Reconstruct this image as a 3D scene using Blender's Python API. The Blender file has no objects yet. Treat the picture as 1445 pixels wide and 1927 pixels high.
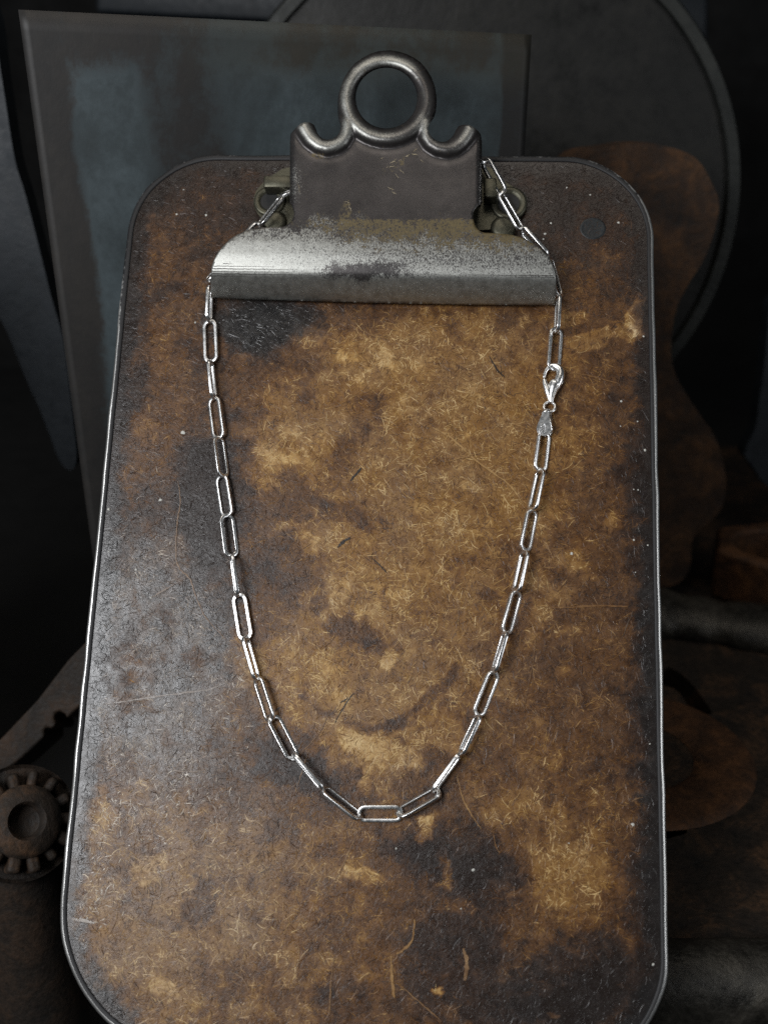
import bpy, math, random
import numpy as np
from mathutils import Vector, Matrix
from mathutils.geometry import delaunay_2d_cdt

random.seed(7)
RNG = np.random.default_rng(11)
scene = bpy.context.scene
COL = scene.collection

# ------------------------------------------------------------------ camera
FPX, CX, CY = 2000.0, 722.5, 963.5          # focal length and centre in photo pixels (1445 x 1927)
PITCH = math.radians(22)
CAM = np.array([0.0, 0.0, 0.35])
WR = np.array([1.0, 0, 0])
WF = np.array([0, math.cos(PITCH), -math.sin(PITCH)])
WD = np.array([0, -math.sin(PITCH), -math.cos(PITCH)])
cam_data = bpy.data.cameras.new('camera')
cam = bpy.data.objects.new('camera', cam_data)
COL.objects.link(cam)
cam.location = CAM
cam.rotation_euler = (math.pi / 2 - PITCH, 0, 0)
cam_data.sensor_fit = 'VERTICAL'
cam_data.sensor_height = 36
cam_data.lens = FPX / 1927 * 36
cam_data.clip_start = 0.005
cam_data.clip_end = 20
cam_data.dof.use_dof = True
cam_data.dof.focus_distance = 0.322
cam_data.dof.aperture_fstop = 10.5
scene.camera = cam

# ------------------------------------------------------------------ light, world, exposure
world = bpy.data.worlds.new('World')
scene.world = world
world.use_nodes = True
bg = world.node_tree.nodes['Background']
bg.inputs[0].default_value = (0.75, 0.9, 1.0, 1)
bg.inputs[1].default_value = 0.035


def area_light(name, cam_pos, target_px_depth, sx, sy, power, color, spread=180):
    """A soft area lamp, placed by right / up / behind distances from the camera."""
    ld = bpy.data.lights.new(name, 'AREA')
    ld.shape = 'RECTANGLE'
    ld.size, ld.size_y = sx, sy
    ld.energy = power
    ld.color = color
    ld.spread = math.radians(spread)
    o = bpy.data.objects.new(name, ld)
    COL.objects.link(o)
    p = CAM + WR * cam_pos[0] - WD * cam_pos[1] - WF * cam_pos[2]
    t = CAM + WF * target_px_depth + WR * 0.0 - WD * -0.03
    o.location = p
    o.rotation_euler = Vector(t - p).to_track_quat('-Z', 'Y').to_euler()
    return o


area_light('window_light', (-0.40, 0.11, 0.28), 0.32, 0.40, 0.30, 5.1, (0.97, 0.98, 1.0))
area_light('overhead_fill', (-0.05, 0.62, 0.00), 0.32, 0.50, 0.24, 1.05, (1.0, 0.92, 0.82))  # added fill from above, not a known lamp
area_light('side_light', (0.60, 0.04, 0.10), 0.32, 0.20, 0.36, 0.75, (0.95, 0.97, 1.0))

scene.view_settings.view_transform = 'Standard'
scene.view_settings.look = 'None'
scene.view_settings.exposure = 0.0
scene.view_settings.gamma = 1.0
scene.cycles.use_denoising = False
scene.cycles.max_bounces = 8
scene.cycles.sample_clamp_indirect = 2.0

# ------------------------------------------------------------------ places


def cw(v):
    return v[..., 0:1] * WR + v[..., 1:2] * WD + v[..., 2:3] * WF


def ray(px, py):
    px = np.asarray(px, float); py = np.asarray(py, float)
    return cw(np.stack([(px - CX) / FPX, (py - CY) / FPX, np.ones_like(px)], -1))


_u = np.array([333, -8664, 2000.0]); _u /= np.linalg.norm(_u)
_b = -0.0608; _a = .0384 + .2308 * _b
_r = np.array([1, _a, _b]); _r /= np.linalg.norm(_r)
BU = cw(_u); BR = cw(_r); BR = BR - BU * (BR @ BU); BR /= np.linalg.norm(BR)
BN = np.cross(BR, BU)
_p0 = CAM + ray(700, 1100) * 0.315
BO = _p0.copy()


def board(px, py, h=0.0):
    """Place on the clipboard (right, up, out of the face; metres) seen at a point of the photo, h above its face."""
    d = ray(px, py)
    h = np.asarray(h, float)
    t = (((BO - CAM) @ BN) + h) / (d @ BN)
    P = CAM + d * t[..., None] if np.ndim(t) else CAM + d * t
    q = P - BO
    return np.stack([q @ BR, q @ BU, q @ BN], -1)


_q = board(683, 2003)
BO = BO + BU * _q[1]                      # origin: middle of the clipboard's lower edge
BOARD_M = Matrix([[BR[i], BU[i], BN[i], BO[i]] for i in range(3)] + [[0, 0, 0, 1]])
ZB = float((BO - BN * 0.0038)[2])         # level of the iron bed


def to_px(x, y, h=0.0):
    P = BO + np.asarray(x)[..., None] * BR + np.asarray(y)[..., None] * BU + np.asarray(h)[..., None] * BN
    q = P - CAM
    z = q @ WF
    return CX + FPX * (q @ WR) / z, CY + FPX * (q @ WD) / z


def at_y(px, py, y, yaw=0.0):
    """Place on an upright plane standing at distance y (turned by yaw)."""
    d = ray(px, py)
    t = y / (d[..., 1] - yaw * d[..., 0])
    return CAM + d * np.asarray(t)[..., None]


def at_z(px, py, z):
    d = ray(px, py)
    return CAM + d * np.asarray((z - CAM[2]) / d[..., 2])[..., None]


# ------------------------------------------------------------------ numpy noise


def vnoise(x, y, seed=0):
    xi = np.floor(x).astype(np.int64); yi = np.floor(y).astype(np.int64)
    fx = x - xi; fy = y - yi
    fx = fx * fx * (3 - 2 * fx); fy = fy * fy * (3 - 2 * fy)

    def hsh(a, b):
        n = (a * 374761393 + b * 668265263 + seed * 974711) & 0x7fffffff
        n = ((n ^ (n >> 13)) * 1274126177) & 0x7fffffff
        return ((n ^ (n >> 16)) & 0xffff) / 65535.0
    return (hsh(xi, yi) * (1 - fx) + hsh(xi + 1, yi) * fx) * (1 - fy) + (hsh(xi, yi + 1) * (1 - fx) + hsh(xi + 1, yi + 1) * fx) * fy


def fbm(x, y, oct=5, seed=0):
    s = 0; a = 0.5; t = 0
    for i in range(oct):
        s = s + a * vnoise(x * 2 ** i + 17.3 * i, y * 2 ** i + 5.1 * i, seed + i); t += a; a *= 0.55
    return s / t


def smooth(a, b, x):
    t = np.clip((x - a) / (b - a), 0, 1)
    return t * t * (3 - 2 * t)


def seg_dist(px, py, pts):
    d = np.full(np.shape(px), 1e9)
    for (x0, y0), (x1, y1) in zip(pts[:-1], pts[1:]):
        dx, dy = x1 - x0, y1 - y0
        t = np.clip(((px - x0) * dx + (py - y0) * dy) / (dx * dx + dy * dy + 1e-12), 0, 1)
        d = np.minimum(d, np.hypot(px - x0 - t * dx, py - y0 - t * dy))
    return d


# ------------------------------------------------------------------ mesh helpers


def mesh_np(name, verts, faces, smooth_shade=True):
    me = bpy.data.meshes.new(name)
    me.from_pydata([tuple(map(float, v)) for v in verts], [], [tuple(int(i) for i in f) for f in faces])
    if smooth_shade:
        me.polygons.foreach_set('use_smooth', [True] * len(me.polygons))
    me.update()
    return me


def mesh_quads(name, verts, quads, smooth_shade=True):
    """Fast path for large numpy quad meshes."""
    me = bpy.data.meshes.new(name)
    nv, nf = len(verts), len(quads)
    me.vertices.add(nv); me.vertices.foreach_set('co', np.asarray(verts, np.float32).ravel())
    me.loops.add(nf * 4); me.loops.foreach_set('vertex_index', np.asarray(quads, np.int32).ravel())
    me.polygons.add(nf)
    me.polygons.foreach_set('loop_start', np.arange(nf, dtype=np.int32) * 4)
    me.polygons.foreach_set('use_smooth', np.full(nf, smooth_shade))
    me.update(calc_edges=True)
    me.validate()
    return me


def set_attr(me, name, rgb):
    n = len(me.vertices)
    a = me.attributes.new(name, 'FLOAT_COLOR', 'POINT')
    buf = np.ones((n, 4), np.float32); buf[:, :3] = rgb
    a.data.foreach_set('color', buf.ravel())


def link(name, me, mat=None, parent=None, sharp=None):
    o = bpy.data.objects.new(name, me)
    COL.objects.link(o)
    if mat:
        me.materials.append(mat)
    if parent:
        o.parent = parent
    if sharp is not None:
        try:
            me.set_sharp_from_angle(angle=math.radians(sharp))
        except Exception:
            pass
    return o


def bevel(o, w, seg=2, ang=40):
    m = o.modifiers.new('bevel', 'BEVEL')
    m.width = w; m.segments = seg; m.limit_method = 'ANGLE'; m.angle_limit = math.radians(ang)
    return o


def empty(name, label=None, cat=None, kind=None, matrix=None, loc=None):
    o = bpy.data.objects.new(name, None)
    COL.objects.link(o)
    o.empty_display_size = 0.01
    if matrix is not None:
        o.matrix_world = matrix
    if loc is not None:
        o.location = loc
    return tag(o, label, cat, kind)


def tag(o, label=None, cat=None, kind=None, group=None):
    if label: o['label'] = label
    if cat: o['category'] = cat
    if kind: o['kind'] = kind
    if group: o['group'] = group
    return o


def inside(pts, poly):
    poly = np.asarray(poly); x, y = pts[:, 0], pts[:, 1]
    res = np.zeros(len(pts), bool)
    x0, y0 = poly[:, 0], poly[:, 1]; x1, y1 = np.roll(x0, -1), np.roll(y0, -1)
    for a, b, c, d in zip(x0, y0, x1, y1):
        if b == d: continue
        cr = ((b > y) != (d > y)) & (x < (c - a) * (y - b) / (d - b) + a)
        res ^= cr
    return res


def resample(pts, step, closed=True):
    pts = [np.array(p, float) for p in pts]
    out = []
    n = len(pts)
    for i in range(n if closed else n - 1):
        a, b = pts[i], pts[(i + 1) % n]
        k = max(1, int(round(np.linalg.norm(b - a) / step)))
        for j in range(k):
            out.append(a + (b - a) * j / k)
    if not closed: out.append(pts[-1])
    return np.array(out)


def catmull(pts, k=6, closed=True):
    pts = np.array(pts, float); n = len(pts); out = []
    for i in range(n if closed else n - 1):
        if closed:
            p0, p1, p2, p3 = pts[(i - 1) % n], pts[i], pts[(i + 1) % n], pts[(i + 2) % n]
        else:
            p1, p2 = pts[i], pts[i + 1]
            p0 = pts[i - 1] if i else 2 * p1 - p2
            p3 = pts[i + 2] if i + 2 < n else 2 * p2 - p1
        for j in range(k):
            t = j / k
            out.append(0.5 * ((2 * p1) + (-p0 + p2) * t + (2 * p0 - 5 * p1 + 4 * p2 - p3) * t * t + (-p0 + 3 * p1 - 3 * p2 + p3) * t ** 3))
    if not closed: out.append(pts[-1])
    return np.array(out)


def tri_poly(outline, holes=(), extra=None):
    """Triangles filling an outline with holes, returned with the loops as vertex indices."""
    loops = [np.asarray(outline, float)] + [np.asarray(h, float) for h in holes]
    verts, edges = [], []
    for lp in loops:
        s = len(verts)
        verts += [tuple(p) for p in lp]
        edges += [(s + i, s + (i + 1) % len(lp)) for i in range(len(lp))]
    if extra is not None:
        verts += [tuple(p) for p in extra]
    ov, oe, of, orig, _, _ = delaunay_2d_cdt([Vector(v) for v in verts], edges, [], 0, 1e-9)
    V = np.array([tuple(v) for v in ov]); Fc = np.array([tuple(f) for f in of])
    cen = V[Fc].mean(1)
    keep = inside(cen, loops[0])
    for h in loops[1:]:
        keep &= ~inside(cen, h)
    Fc = Fc[keep]
    inv = {}
    for i, lst in enumerate(orig):
        for j in lst: inv[j] = i
    k = 0; idx = []
    for lp in loops:
        idx.append([inv[k + i] for i in range(len(lp))]); k += len(lp)
    return V, Fc, idx


def extrude_poly(outline, place, back, holes=()):
    """Solid plate: 2-D outline (with holes) mapped by place() to 3-D and thickened along the vector back."""
    V, Fc, loops = tri_poly(outline, holes)
    P = place(V); n = len(P)
    Q = P + np.asarray(back, float)
    # face winding so that fronts look away from back
    t = Fc[0]; nn = np.cross(P[t[1]] - P[t[0]], P[t[2]] - P[t[0]])
    if nn @ np.asarray(back) > 0: Fc = Fc[:, ::-1]
    faces = [tuple(f) for f in Fc] + [tuple(n + i for i in f[::-1]) for f in Fc]
    cen2 = V.mean(0)
    for lp in loops:
        for i in range(len(lp)):
            a, b = lp[i], lp[(i + 1) % len(lp)]
            faces.append((a, b, n + b, n + a))
    me = mesh_np('plate', np.vstack([P, Q]), faces, True)
    import bmesh
    bm = bmesh.new(); bm.from_mesh(me); bmesh.ops.recalc_face_normals(bm, faces=bm.faces); bm.to_mesh(me); bm.free()
    return me


def tube(paths, radii, seg=10, closed=False, flat=1.0, nrm=None, cap=True):
    P = np.asarray(paths, float); n = len(P)
    r = np.broadcast_to(np.asarray(radii, float), (n,))
    verts, faces = [], []
    prev = None
    for i in range(n):
        if closed: t = P[(i + 1) % n] - P[i - 1]
        else: t = P[min(i + 1, n - 1)] - P[max(i - 1, 0)]
        t = t / (np.linalg.norm(t) + 1e-12)
        ref = np.array(nrm if nrm is not None else (0, 0, 1.0)) if prev is None or nrm is not None else prev
        b = ref - t * (ref @ t)
        if np.linalg.norm(b) < 1e-6: b = np.array([1.0, 0, 0]) - t * t[0]
        b /= np.linalg.norm(b); s = np.cross(t, b); prev = b
        for k in range(seg):
            a = 2 * math.pi * k / seg
            verts.append(P[i] + r[i] * (math.cos(a) * s + math.sin(a) * b * flat))
    for i in range(n if closed else n - 1):
        j = (i + 1) % n
        for k in range(seg):
            l = (k + 1) % seg
            faces.append((i * seg + k, i * seg + l, j * seg + l, j * seg + k))
    if not closed and cap:
        faces.append(tuple(range(seg))[::-1]); faces.append(tuple((n - 1) * seg + k for k in range(seg)))
    return mesh_np('tube', verts, faces)


def lathe(profile, seg=48, axis_m=None):
    """Profile of (radius, height) turned about local z."""
    verts, faces = [], []
    for (r, z) in profile:
        for k in range(seg):
            a = 2 * math.pi * k / seg
            verts.append((r * math.cos(a), r * math.sin(a), z))
    for i in range(len(profile) - 1):
        for k in range(seg):
            l = (k + 1) % seg
            faces.append((i * seg + k, i * seg + l, (i + 1) * seg + l, (i + 1) * seg + k))
    me = mesh_np('turned', verts, faces)
    return me


def box_me(x0, x1, y0, y1, z0, z1):
    v = [(x, y, z) for x in (x0, x1) for y in (y0, y1) for z in (z0, z1)]
    f = [(0, 1, 3, 2), (4, 6, 7, 5), (0, 4, 5, 1), (2, 3, 7, 6), (0, 2, 6, 4), (1, 5, 7, 3)]
    return mesh_np('block', v, f, False)


def join(mes):
    verts, faces, o = [], [], 0
    for m in mes:
        verts += [tuple(v.co) for v in m.vertices]
        faces += [tuple(i + o for i in p.vertices) for p in m.polygons]
        o += len(m.vertices)
    return mesh_np('joined', verts, faces)


# ------------------------------------------------------------------ materials


class NT:
    def __init__(self, name):
        self.m = bpy.data.materials.new(name); self.m.use_nodes = True
        self.t = self.m.node_tree; self.n = self.t.nodes
        self.bsdf = self.n['Principled BSDF']
        self.co = self.n.new('ShaderNodeTexCoord').outputs['Object']

    def l(self, a, b): self.t.links.new(a, b)

    def inp(self, sock, v):
        if hasattr(v, 'is_linked') or isinstance(v, bpy.types.NodeSocket): self.l(v, sock)
        else: sock.default_value = v

    def noise(self, scale, detail=4, rough=0.6, stretch=None, dist=0.0, off=None):
        n = self.n.new('ShaderNodeTexNoise')
        n.inputs['Scale'].default_value = scale; n.inputs['Detail'].default_value = detail
        n.inputs['Roughness'].default_value = rough; n.inputs['Distortion'].default_value = dist
        if stretch or off:
            mp = self.n.new('ShaderNodeMapping')
            if stretch: mp.inputs['Scale'].default_value = stretch
            if off: mp.inputs['Location'].default_value = off
            self.l(self.co, mp.inputs[0]); self.l(mp.outputs[0], n.inputs['Vector'])
        else:
            self.l(self.co, n.inputs['Vector'])
        return n.outputs['Fac']

    def math(self, op, a, b=0.0, c=None, clamp=False):
        n = self.n.new('ShaderNodeMath'); n.operation = op; n.use_clamp = clamp
        self.inp(n.inputs[0], a); self.inp(n.inputs[1], b)
        if c is not None: self.inp(n.inputs[2], c)
        return n.outputs[0]

    def ramp(self, fac, stops, interp='LINEAR'):
        n = self.n.new('ShaderNodeValToRGB'); n.color_ramp.interpolation = interp
        el = n.color_ramp.elements
        while len(el) < len(stops): el.new(0.5)
        for e, (p, c) in zip(el, stops):
            e.position = p; e.color = (*c, 1) if len(c) == 3 else c
        self.l(fac, n.inputs[0])
        return n.outputs[0]

    def maprange(self, v, a, b, c=0.0, d=1.0, st=True):
        n = self.n.new('ShaderNodeMapRange'); n.clamp = True
        if st: n.interpolation_type = 'SMOOTHSTEP'
        self.inp(n.inputs[0], v)
        for i, x in zip((1, 2, 3, 4), (a, b, c, d)): n.inputs[i].default_value = x
        return n.outputs[0]

    def mix(self, f, a, b):
        n = self.n.new('ShaderNodeMix'); n.data_type = 'RGBA'
        self.inp(n.inputs[0], f)
        for s, v in ((n.inputs[6], a), (n.inputs[7], b)):
            if isinstance(v, tuple): s.default_value = (*v, 1)
            else: self.l(v, s)
        return n.outputs[2]

    def attr(self, name):
        n = self.n.new('ShaderNodeAttribute'); n.attribute_name = name
        s = self.n.new('ShaderNodeSeparateColor'); self.l(n.outputs['Color'], s.inputs[0])
        return s.outputs

    def bump(self, h, strength=0.5, dist=0.0002):
        n = self.n.new('ShaderNodeBump'); n.inputs['Strength'].default_value = strength
        n.inputs['Distance'].default_value = dist
        self.l(h, n.inputs['Height']); self.l(n.outputs[0], self.bsdf.inputs['Normal'])

    def set(self, **k):
        names = dict(color='Base Color', rough='Roughness', metal='Metallic', spec='Specular IOR Level')
        for a, v in k.items():
            s = self.bsdf.inputs[names[a]]
            if isinstance(v, tuple): s.default_value = (*v, 1)
            else: self.inp(s, v)


def mat_hardboard():
    t = NT('hardboard')
    R, G, B = t.attr('stain_sheen')[:3]
    n1 = t.noise(750, 5, 0.7, dist=0.8); n2 = t.noise(2600, 3, 0.6); n3 = t.noise(240, 6, 0.68, dist=0.8)
    tone = t.math('ADD', R, t.math('MULTIPLY', t.math('SUBTRACT', n1, 0.5), 0.36))
    tone = t.math('ADD', tone, t.math('MULTIPLY', t.math('SUBTRACT', n2, 0.5), 0.14))
    tone = t.math('ADD', tone, t.math('MULTIPLY', t.math('SUBTRACT', n3, 0.5), 0.44))
    tone = t.math('ADD', t.math('MULTIPLY', t.math('SUBTRACT', tone, 0.5), 1.10), 0.485)
    col = t.ramp(tone, [(0.0, (.017, .0105, .0078)), (.2, (.029, .0150, .0092)), (.36, (.060, .0265, .0098)), (.52, (.114, .050, .0140)),
                        (.70, (.200, .098, .0235)), (.88, (.36, .208, .064)), (1.0, (.54, .375, .165))])
    gcol = t.ramp(tone, [(0.0, (.0155, .0150, .0150)), (.25, (.030, .028, .026)), (.5, (.070, .060, .051)), (.8, (.20, .18, .16)), (1.0, (.42, .40, .37))])
    c = t.mix(G, col, gcol)
    rough = t.maprange(n3, .3, .7, .36, .54)
    rough = t.math('SUBTRACT', rough, t.math('MULTIPLY', B, 0.13))
    rough = t.math('SUBTRACT', rough, t.math('MULTIPLY', G, .10))
    t.set(color=c, rough=rough, spec=t.maprange(G, 0, .8, .34, .56, False))
    t.bump(t.math('ADD', n1, t.math('MULTIPLY', n2, 0.4)), 0.45, 0.00022)
    return t.m


def mat_clip():
    t = NT('worn_plated_steel')
    R, G, B = t.attr('wear_light')[:3]
    calm = t.math('SUBTRACT', 1.0, t.math('MULTIPLY', B, .72))
    n1 = t.noise(420, 6, 0.75); n2 = t.noise(2300, 5, 0.8, stretch=(1.0, .7, 1)); n3 = t.noise(120, 5, 0.6)
    sp = t.math('ADD', t.math('MULTIPLY', t.math('SUBTRACT', n2, .5), 2.7), t.math('MULTIPLY', t.math('SUBTRACT', n1, .5), 1.1))
    sp = t.math('MULTIPLY', sp, calm)
    raw = t.math('ADD', R, sp)
    pat = t.math('ADD', t.math('MULTIPLY', t.maprange(raw, .38, .66), .55), t.math('MULTIPLY', t.maprange(raw, .0, 1.0), .45))
    nr = t.noise(1300, 6, .8, off=(3, 7, 1))
    rust = t.maprange(t.math('ADD', G, t.math('ADD', t.math('MULTIPLY', t.math('SUBTRACT', n1, .5), 1.3), t.math('MULTIPLY', t.math('SUBTRACT', nr, .5), 2.4))), .46, .72)
    c_pl = t.ramp(n1, [(.3, (.27, .27, .25)), (.6, (.45, .455, .425))])
    c_pa = t.ramp(n3, [(.3, (.036, .033, .033)), (.7, (.066, .060, .059))])
    c_ru = t.ramp(n2, [(.3, (.055, .043, .019)), (.7, (.150, .112, .048))])
    c = t.mix(pat, c_pl, c_pa); c = t.mix(rust, c, c_ru)
    metal = t.math('MULTIPLY', t.maprange(pat, 0, 1, .92, 0.62, False), t.maprange(rust, 0, 1, 1.0, 0.25, False))
    ro = t.math('ADD', t.maprange(pat, 0, 1, .47, .36, False), t.math('MULTIPLY', rust, .2))
    ro = t.math('ADD', ro, t.math('MULTIPLY', t.math('SUBTRACT', n1, .5), .25))
    t.set(color=c, rough=ro, metal=metal)
    t.bump(t.math('ADD', n1, t.math('MULTIPLY', n2, .6)), .22, .00015)
    return t.m


def mat_rim():
    t = NT('worn_binding_metal')
    R = t.attr('wear_light')[0]
    n1 = t.noise(500, 5, .7); n2 = t.noise(90, 4, .6)
    w = t.maprange(t.math('ADD', R, t.math('ADD', t.math('MULTIPLY', t.math('SUBTRACT', n1, .5), .7), t.math('MULTIPLY', t.math('SUBTRACT', n2, .5), .5))), .42, .7)
    c = t.mix(w, (.013, .013, .014), (.74, .74, .72))
    t.set(color=c, metal=t.maprange(w, 0, 1, .25, 1, False), rough=t.maprange(w, 0, 1, .55, .40, False))
    t.bump(n1, .3, .00015)
    return t.m


def mat_metal(name, col, rough, metal=1.0, bump=0.0, scale=600, var=0.3):
    t = NT(name)
    n = t.noise(scale, 5, .65)
    t.set(color=t.mix(n, tuple(c * (1 - var) for c in col), tuple(min(1, c * (1 + var)) for c in col)), metal=metal,
          rough=t.maprange(n, .3, .7, max(.02, rough - .05), rough + .08, False))
    if bump: t.bump(n, bump, .0002)
    return t.m


def mat_rust(name, dark, mid, light, scale=60, rough=.7, metal=0.2, bump=.5):
    t = NT(name)
    a = t.noise(scale, 8, .65, dist=.5); b = t.noise(scale * 7, 5, .7)
    f = t.math('ADD', t.math('MULTIPLY', a, .7), t.math('MULTIPLY', b, .3))
    t.set(color=t.ramp(f, [(.36, dark), (.5, mid), (.66, light)]), rough=t.maprange(b, .3, .7, rough - .12, rough + .12, False), metal=metal)
    t.bump(f, bump, .0028)
    return t.m


def mat_painted_plate():
    """Blue-grey paint with rusty borders and a painted-in dark lower half, read from the border mask baked on the plate."""
    t = NT('old_blue_grey_paint')
    R, G, B = t.attr('wear_light')[:3]
    a = t.noise(22, 7, .65, stretch=(1, 1, .55), dist=.4); b = t.noise(240, 5, .7)
    f = t.math('ADD', t.math('MULTIPLY', a, .75), t.math('MULTIPLY', b, .25))
    paint = t.ramp(f, [(.34, (.013, .017, .018)), (.5, (.028, .039, .043)), (.64, (.056, .075, .083))])
    rust = t.ramp(f, [(.34, (.0055, .0052, .005)), (.5, (.0105, .0098, .0092)), (.66, (.020, .0175, .0152))])
    m = t.maprange(t.math('ADD', R, t.math('MULTIPLY', t.math('SUBTRACT', f, .5), 1.6)), .38, .62)
    c = t.mix(m, paint, rust)
    c = t.mix(t.math('MULTIPLY', G, .6), c, (.115, .105, .055))
    t.set(color=c, rough=.55, metal=.15)
    t.bump(f, .3, .0006)
    return t.m


M_BOARD = mat_hardboard()
M_CLIP = mat_clip()
M_RIM = mat_rim()
M_EDGE = mat_metal('bare_cut_steel_edge', (.62, .61, .58), .35, 1.0, .2, 900)
M_SILVER = mat_metal('polished_silver', (.93, .93, .92), .27, 1.0, 0, 900, .05)
M_OLIVE = mat_metal('tarnished_hinge_steel', (.085, .082, .060), .42, .8, .35, 700, .4)
M_DARKHOLE = mat_metal('blackened_socket', (.012, .012, .012), .6, .2, 0)
M_SPRING = mat_metal('oiled_spring_steel', (.07, .07, .07), .4, .9, 0)
M_FLECK = mat_metal('pale_paint_fleck', (.46, .46, .42), .6, 0.0, 0)
M_SCRATCH = mat_metal('scratched_through_line', (.035, .03, .027), .5, .2, 0)
M_SCUFF = mat_metal('tan_scuff', (.22, .185, .125), .6, .1, .3, 1500, .5)
M_LETTER = mat_metal('stamp_bright_silver', (.95, .95, .95), .25, 1.0, 0)
M_BLUEPLUG = mat_metal('dull_blue_black_plug', (.007, .010, .012), .5, .1, .7, 500, .6)
M_RUST = mat_rust('brown_rusty_iron', (.007, .0034, .0015), (.036, .0165, .0062), (.105, .047, .016), 55)
M_RUSTB = mat_rust('dark_oily_cast_iron', (.004, .003, .002), (.020, .0122, .0068), (.088, .044, .019), 60)
M_RUSTD = mat_rust('dark_dirty_iron', (.004, .003, .002), (.013, .0078, .0042), (.040, .021, .010), 80)
M_RUSTO = mat_rust('orange_brown_scaled_iron', (.014, .006, .0024), (.060, .025, .0085), (.15, .062, .020), 90)
M_GREYIRON = mat_rust('greyish_worn_iron', (.012, .011, .009), (.036, .033, .027), (.085, .077, .062), 60, .42, .45)
M_DISC = mat_rust('dark_spun_steel', (.006, .006, .0055), (.0115, .0115, .0105), (.021, .020, .0175), 16, .5, .4, .3)
M_DISCR = mat_rust('disc_edge_steel', (.014, .0155, .0145), (.024, .026, .024), (.04, .042, .038), 25, .5, .4, .3)
M_BLUE = mat_rust('dark_blue_grey_paint', (.006, .0085, .0115), (.0095, .0135, .018), (.015, .020, .026), 30, .55, .1, .2)
M_WALL = mat_rust('dark_workshop_wall', (.003, .003, .003), (.005, .005, .005), (.008, .0075, .007), 6, .9, 0, .1)

# ------------------------------------------------------------------ setting
wall = link('wall', box_me(-1.6, 1.6, 1.30, 1.34, -0.4, 1.6), M_WALL); tag(wall, kind='structure')
bench = link('bench_top', box_me(-1.6, 1.6, -0.2, 1.298, -0.02, 0.02), M_WALL); tag(bench, kind='structure')

# ------------------------------------------------------------------ clipboard
clipboard = empty('clipboard', 'worn brown fibreboard clipboard with bright metal binding and a ringed steel clip', 'clipboard', matrix=BOARD_M)

HW, TOPY = 0.0842, float(board(700, 293)[1])
RT, RBR, RBL = 0.0285, 0.0315, 0.0390


def rounded_board(inset=0.0, n=14):
    x, y1, y0 = HW - inset, TOPY - inset, inset
    rt, rr, rl = RT - inset, RBR - inset, RBL - inset
    out = []
    for (cx_, cy_, r, a0) in ((x - rr, y0 + rr, rr, -90), (x - rt, y1 - rt, rt, 0), (-x + rt, y1 - rt, rt, 90), (-x + rl, y0 + rl, rl, 180)):
        for i in range(n + 1):
            a = math.radians(a0 + 90 * i / n)
            out.append((cx_ + r * math.cos(a), cy_ + r * math.sin(a)))
    return np.array(out)


TONE_X = [180, 300, 420, 540, 660, 780, 900, 1020, 1140, 1225]
TONE = np.array([
    [1, 2, 2, 1, 1, 1, 1, 1, 2, 1], [1, 3, 2, 1, 1, 1, 1, 1, 2, 1], [1, 3, 3, 2, 2, 2, 3, 3, 4, 2], [1, 4, 3, 2, 5.5, 5.5, 5.5, 5, 4, 2],
    [1, 4, 3, 4.5, 6, 6, 6, 5.5, 4, 2], [2, 4, 3, 6.2, 5.5, 5.6, 6, 5.5, 4, 2], [2, 3, 2, 6, 5, 6, 6, 6, 4, 1], [2, 3, 2, 5, 6, 6, 6, 5, 4, 1],
    [3, 3, 2, 4, 7, 6, 5, 5, 4, 2], [3, 3, 3, 6, 6, 6, 5, 4, 4, 2], [3, 3, 4, 6, 6, 6, 5, 4, 4, 2], [3, 4, 3, 4, 7, 5, 4, 5, 4, 2],
    [4.4, 4.8, 4.6, 4.3, 4.0, 4.8, 5.2, 5.2, 4.2, 1.8], [5.2, 5.6, 5.6, 5.2, 4.8, 3.7, 3.4, 4.6, 5.2, 1.8], [5.2, 5.6, 5.6, 5.2, 4.5, 3.6, 2.8, 4.8, 5.2, 2.0], [5, 6, 4.8, 4.8, 5.2, 3.6, 3.2, 3.2, 2.6, 1.2],
    [4, 6, 5, 5, 5, 3.4, 3, 2.4, 2, 1]], float) / 9.0
TONE_Y = [320 + 100 * i for i in range(17)]


def grid_lookup(G_, px, py):
    fx = np.interp(px, TONE_X, np.arange(len(TONE_X))); fy = np.interp(py, TONE_Y, np.arange(len(TONE_Y)))
    x0 = np.clip(np.floor(fx).astype(int), 0, len(TONE_X) - 2); y0 = np.clip(np.floor(fy).astype(int), 0, len(TONE_Y) - 2)
    a, b = fx - x0, fy - y0
    return (G_[y0, x0] * (1 - a) + G_[y0, x0 + 1] * a) * (1 - b) + (G_[y0 + 1, x0] * (1 - a) + G_[y0 + 1, x0 + 1] * a) * b


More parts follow.
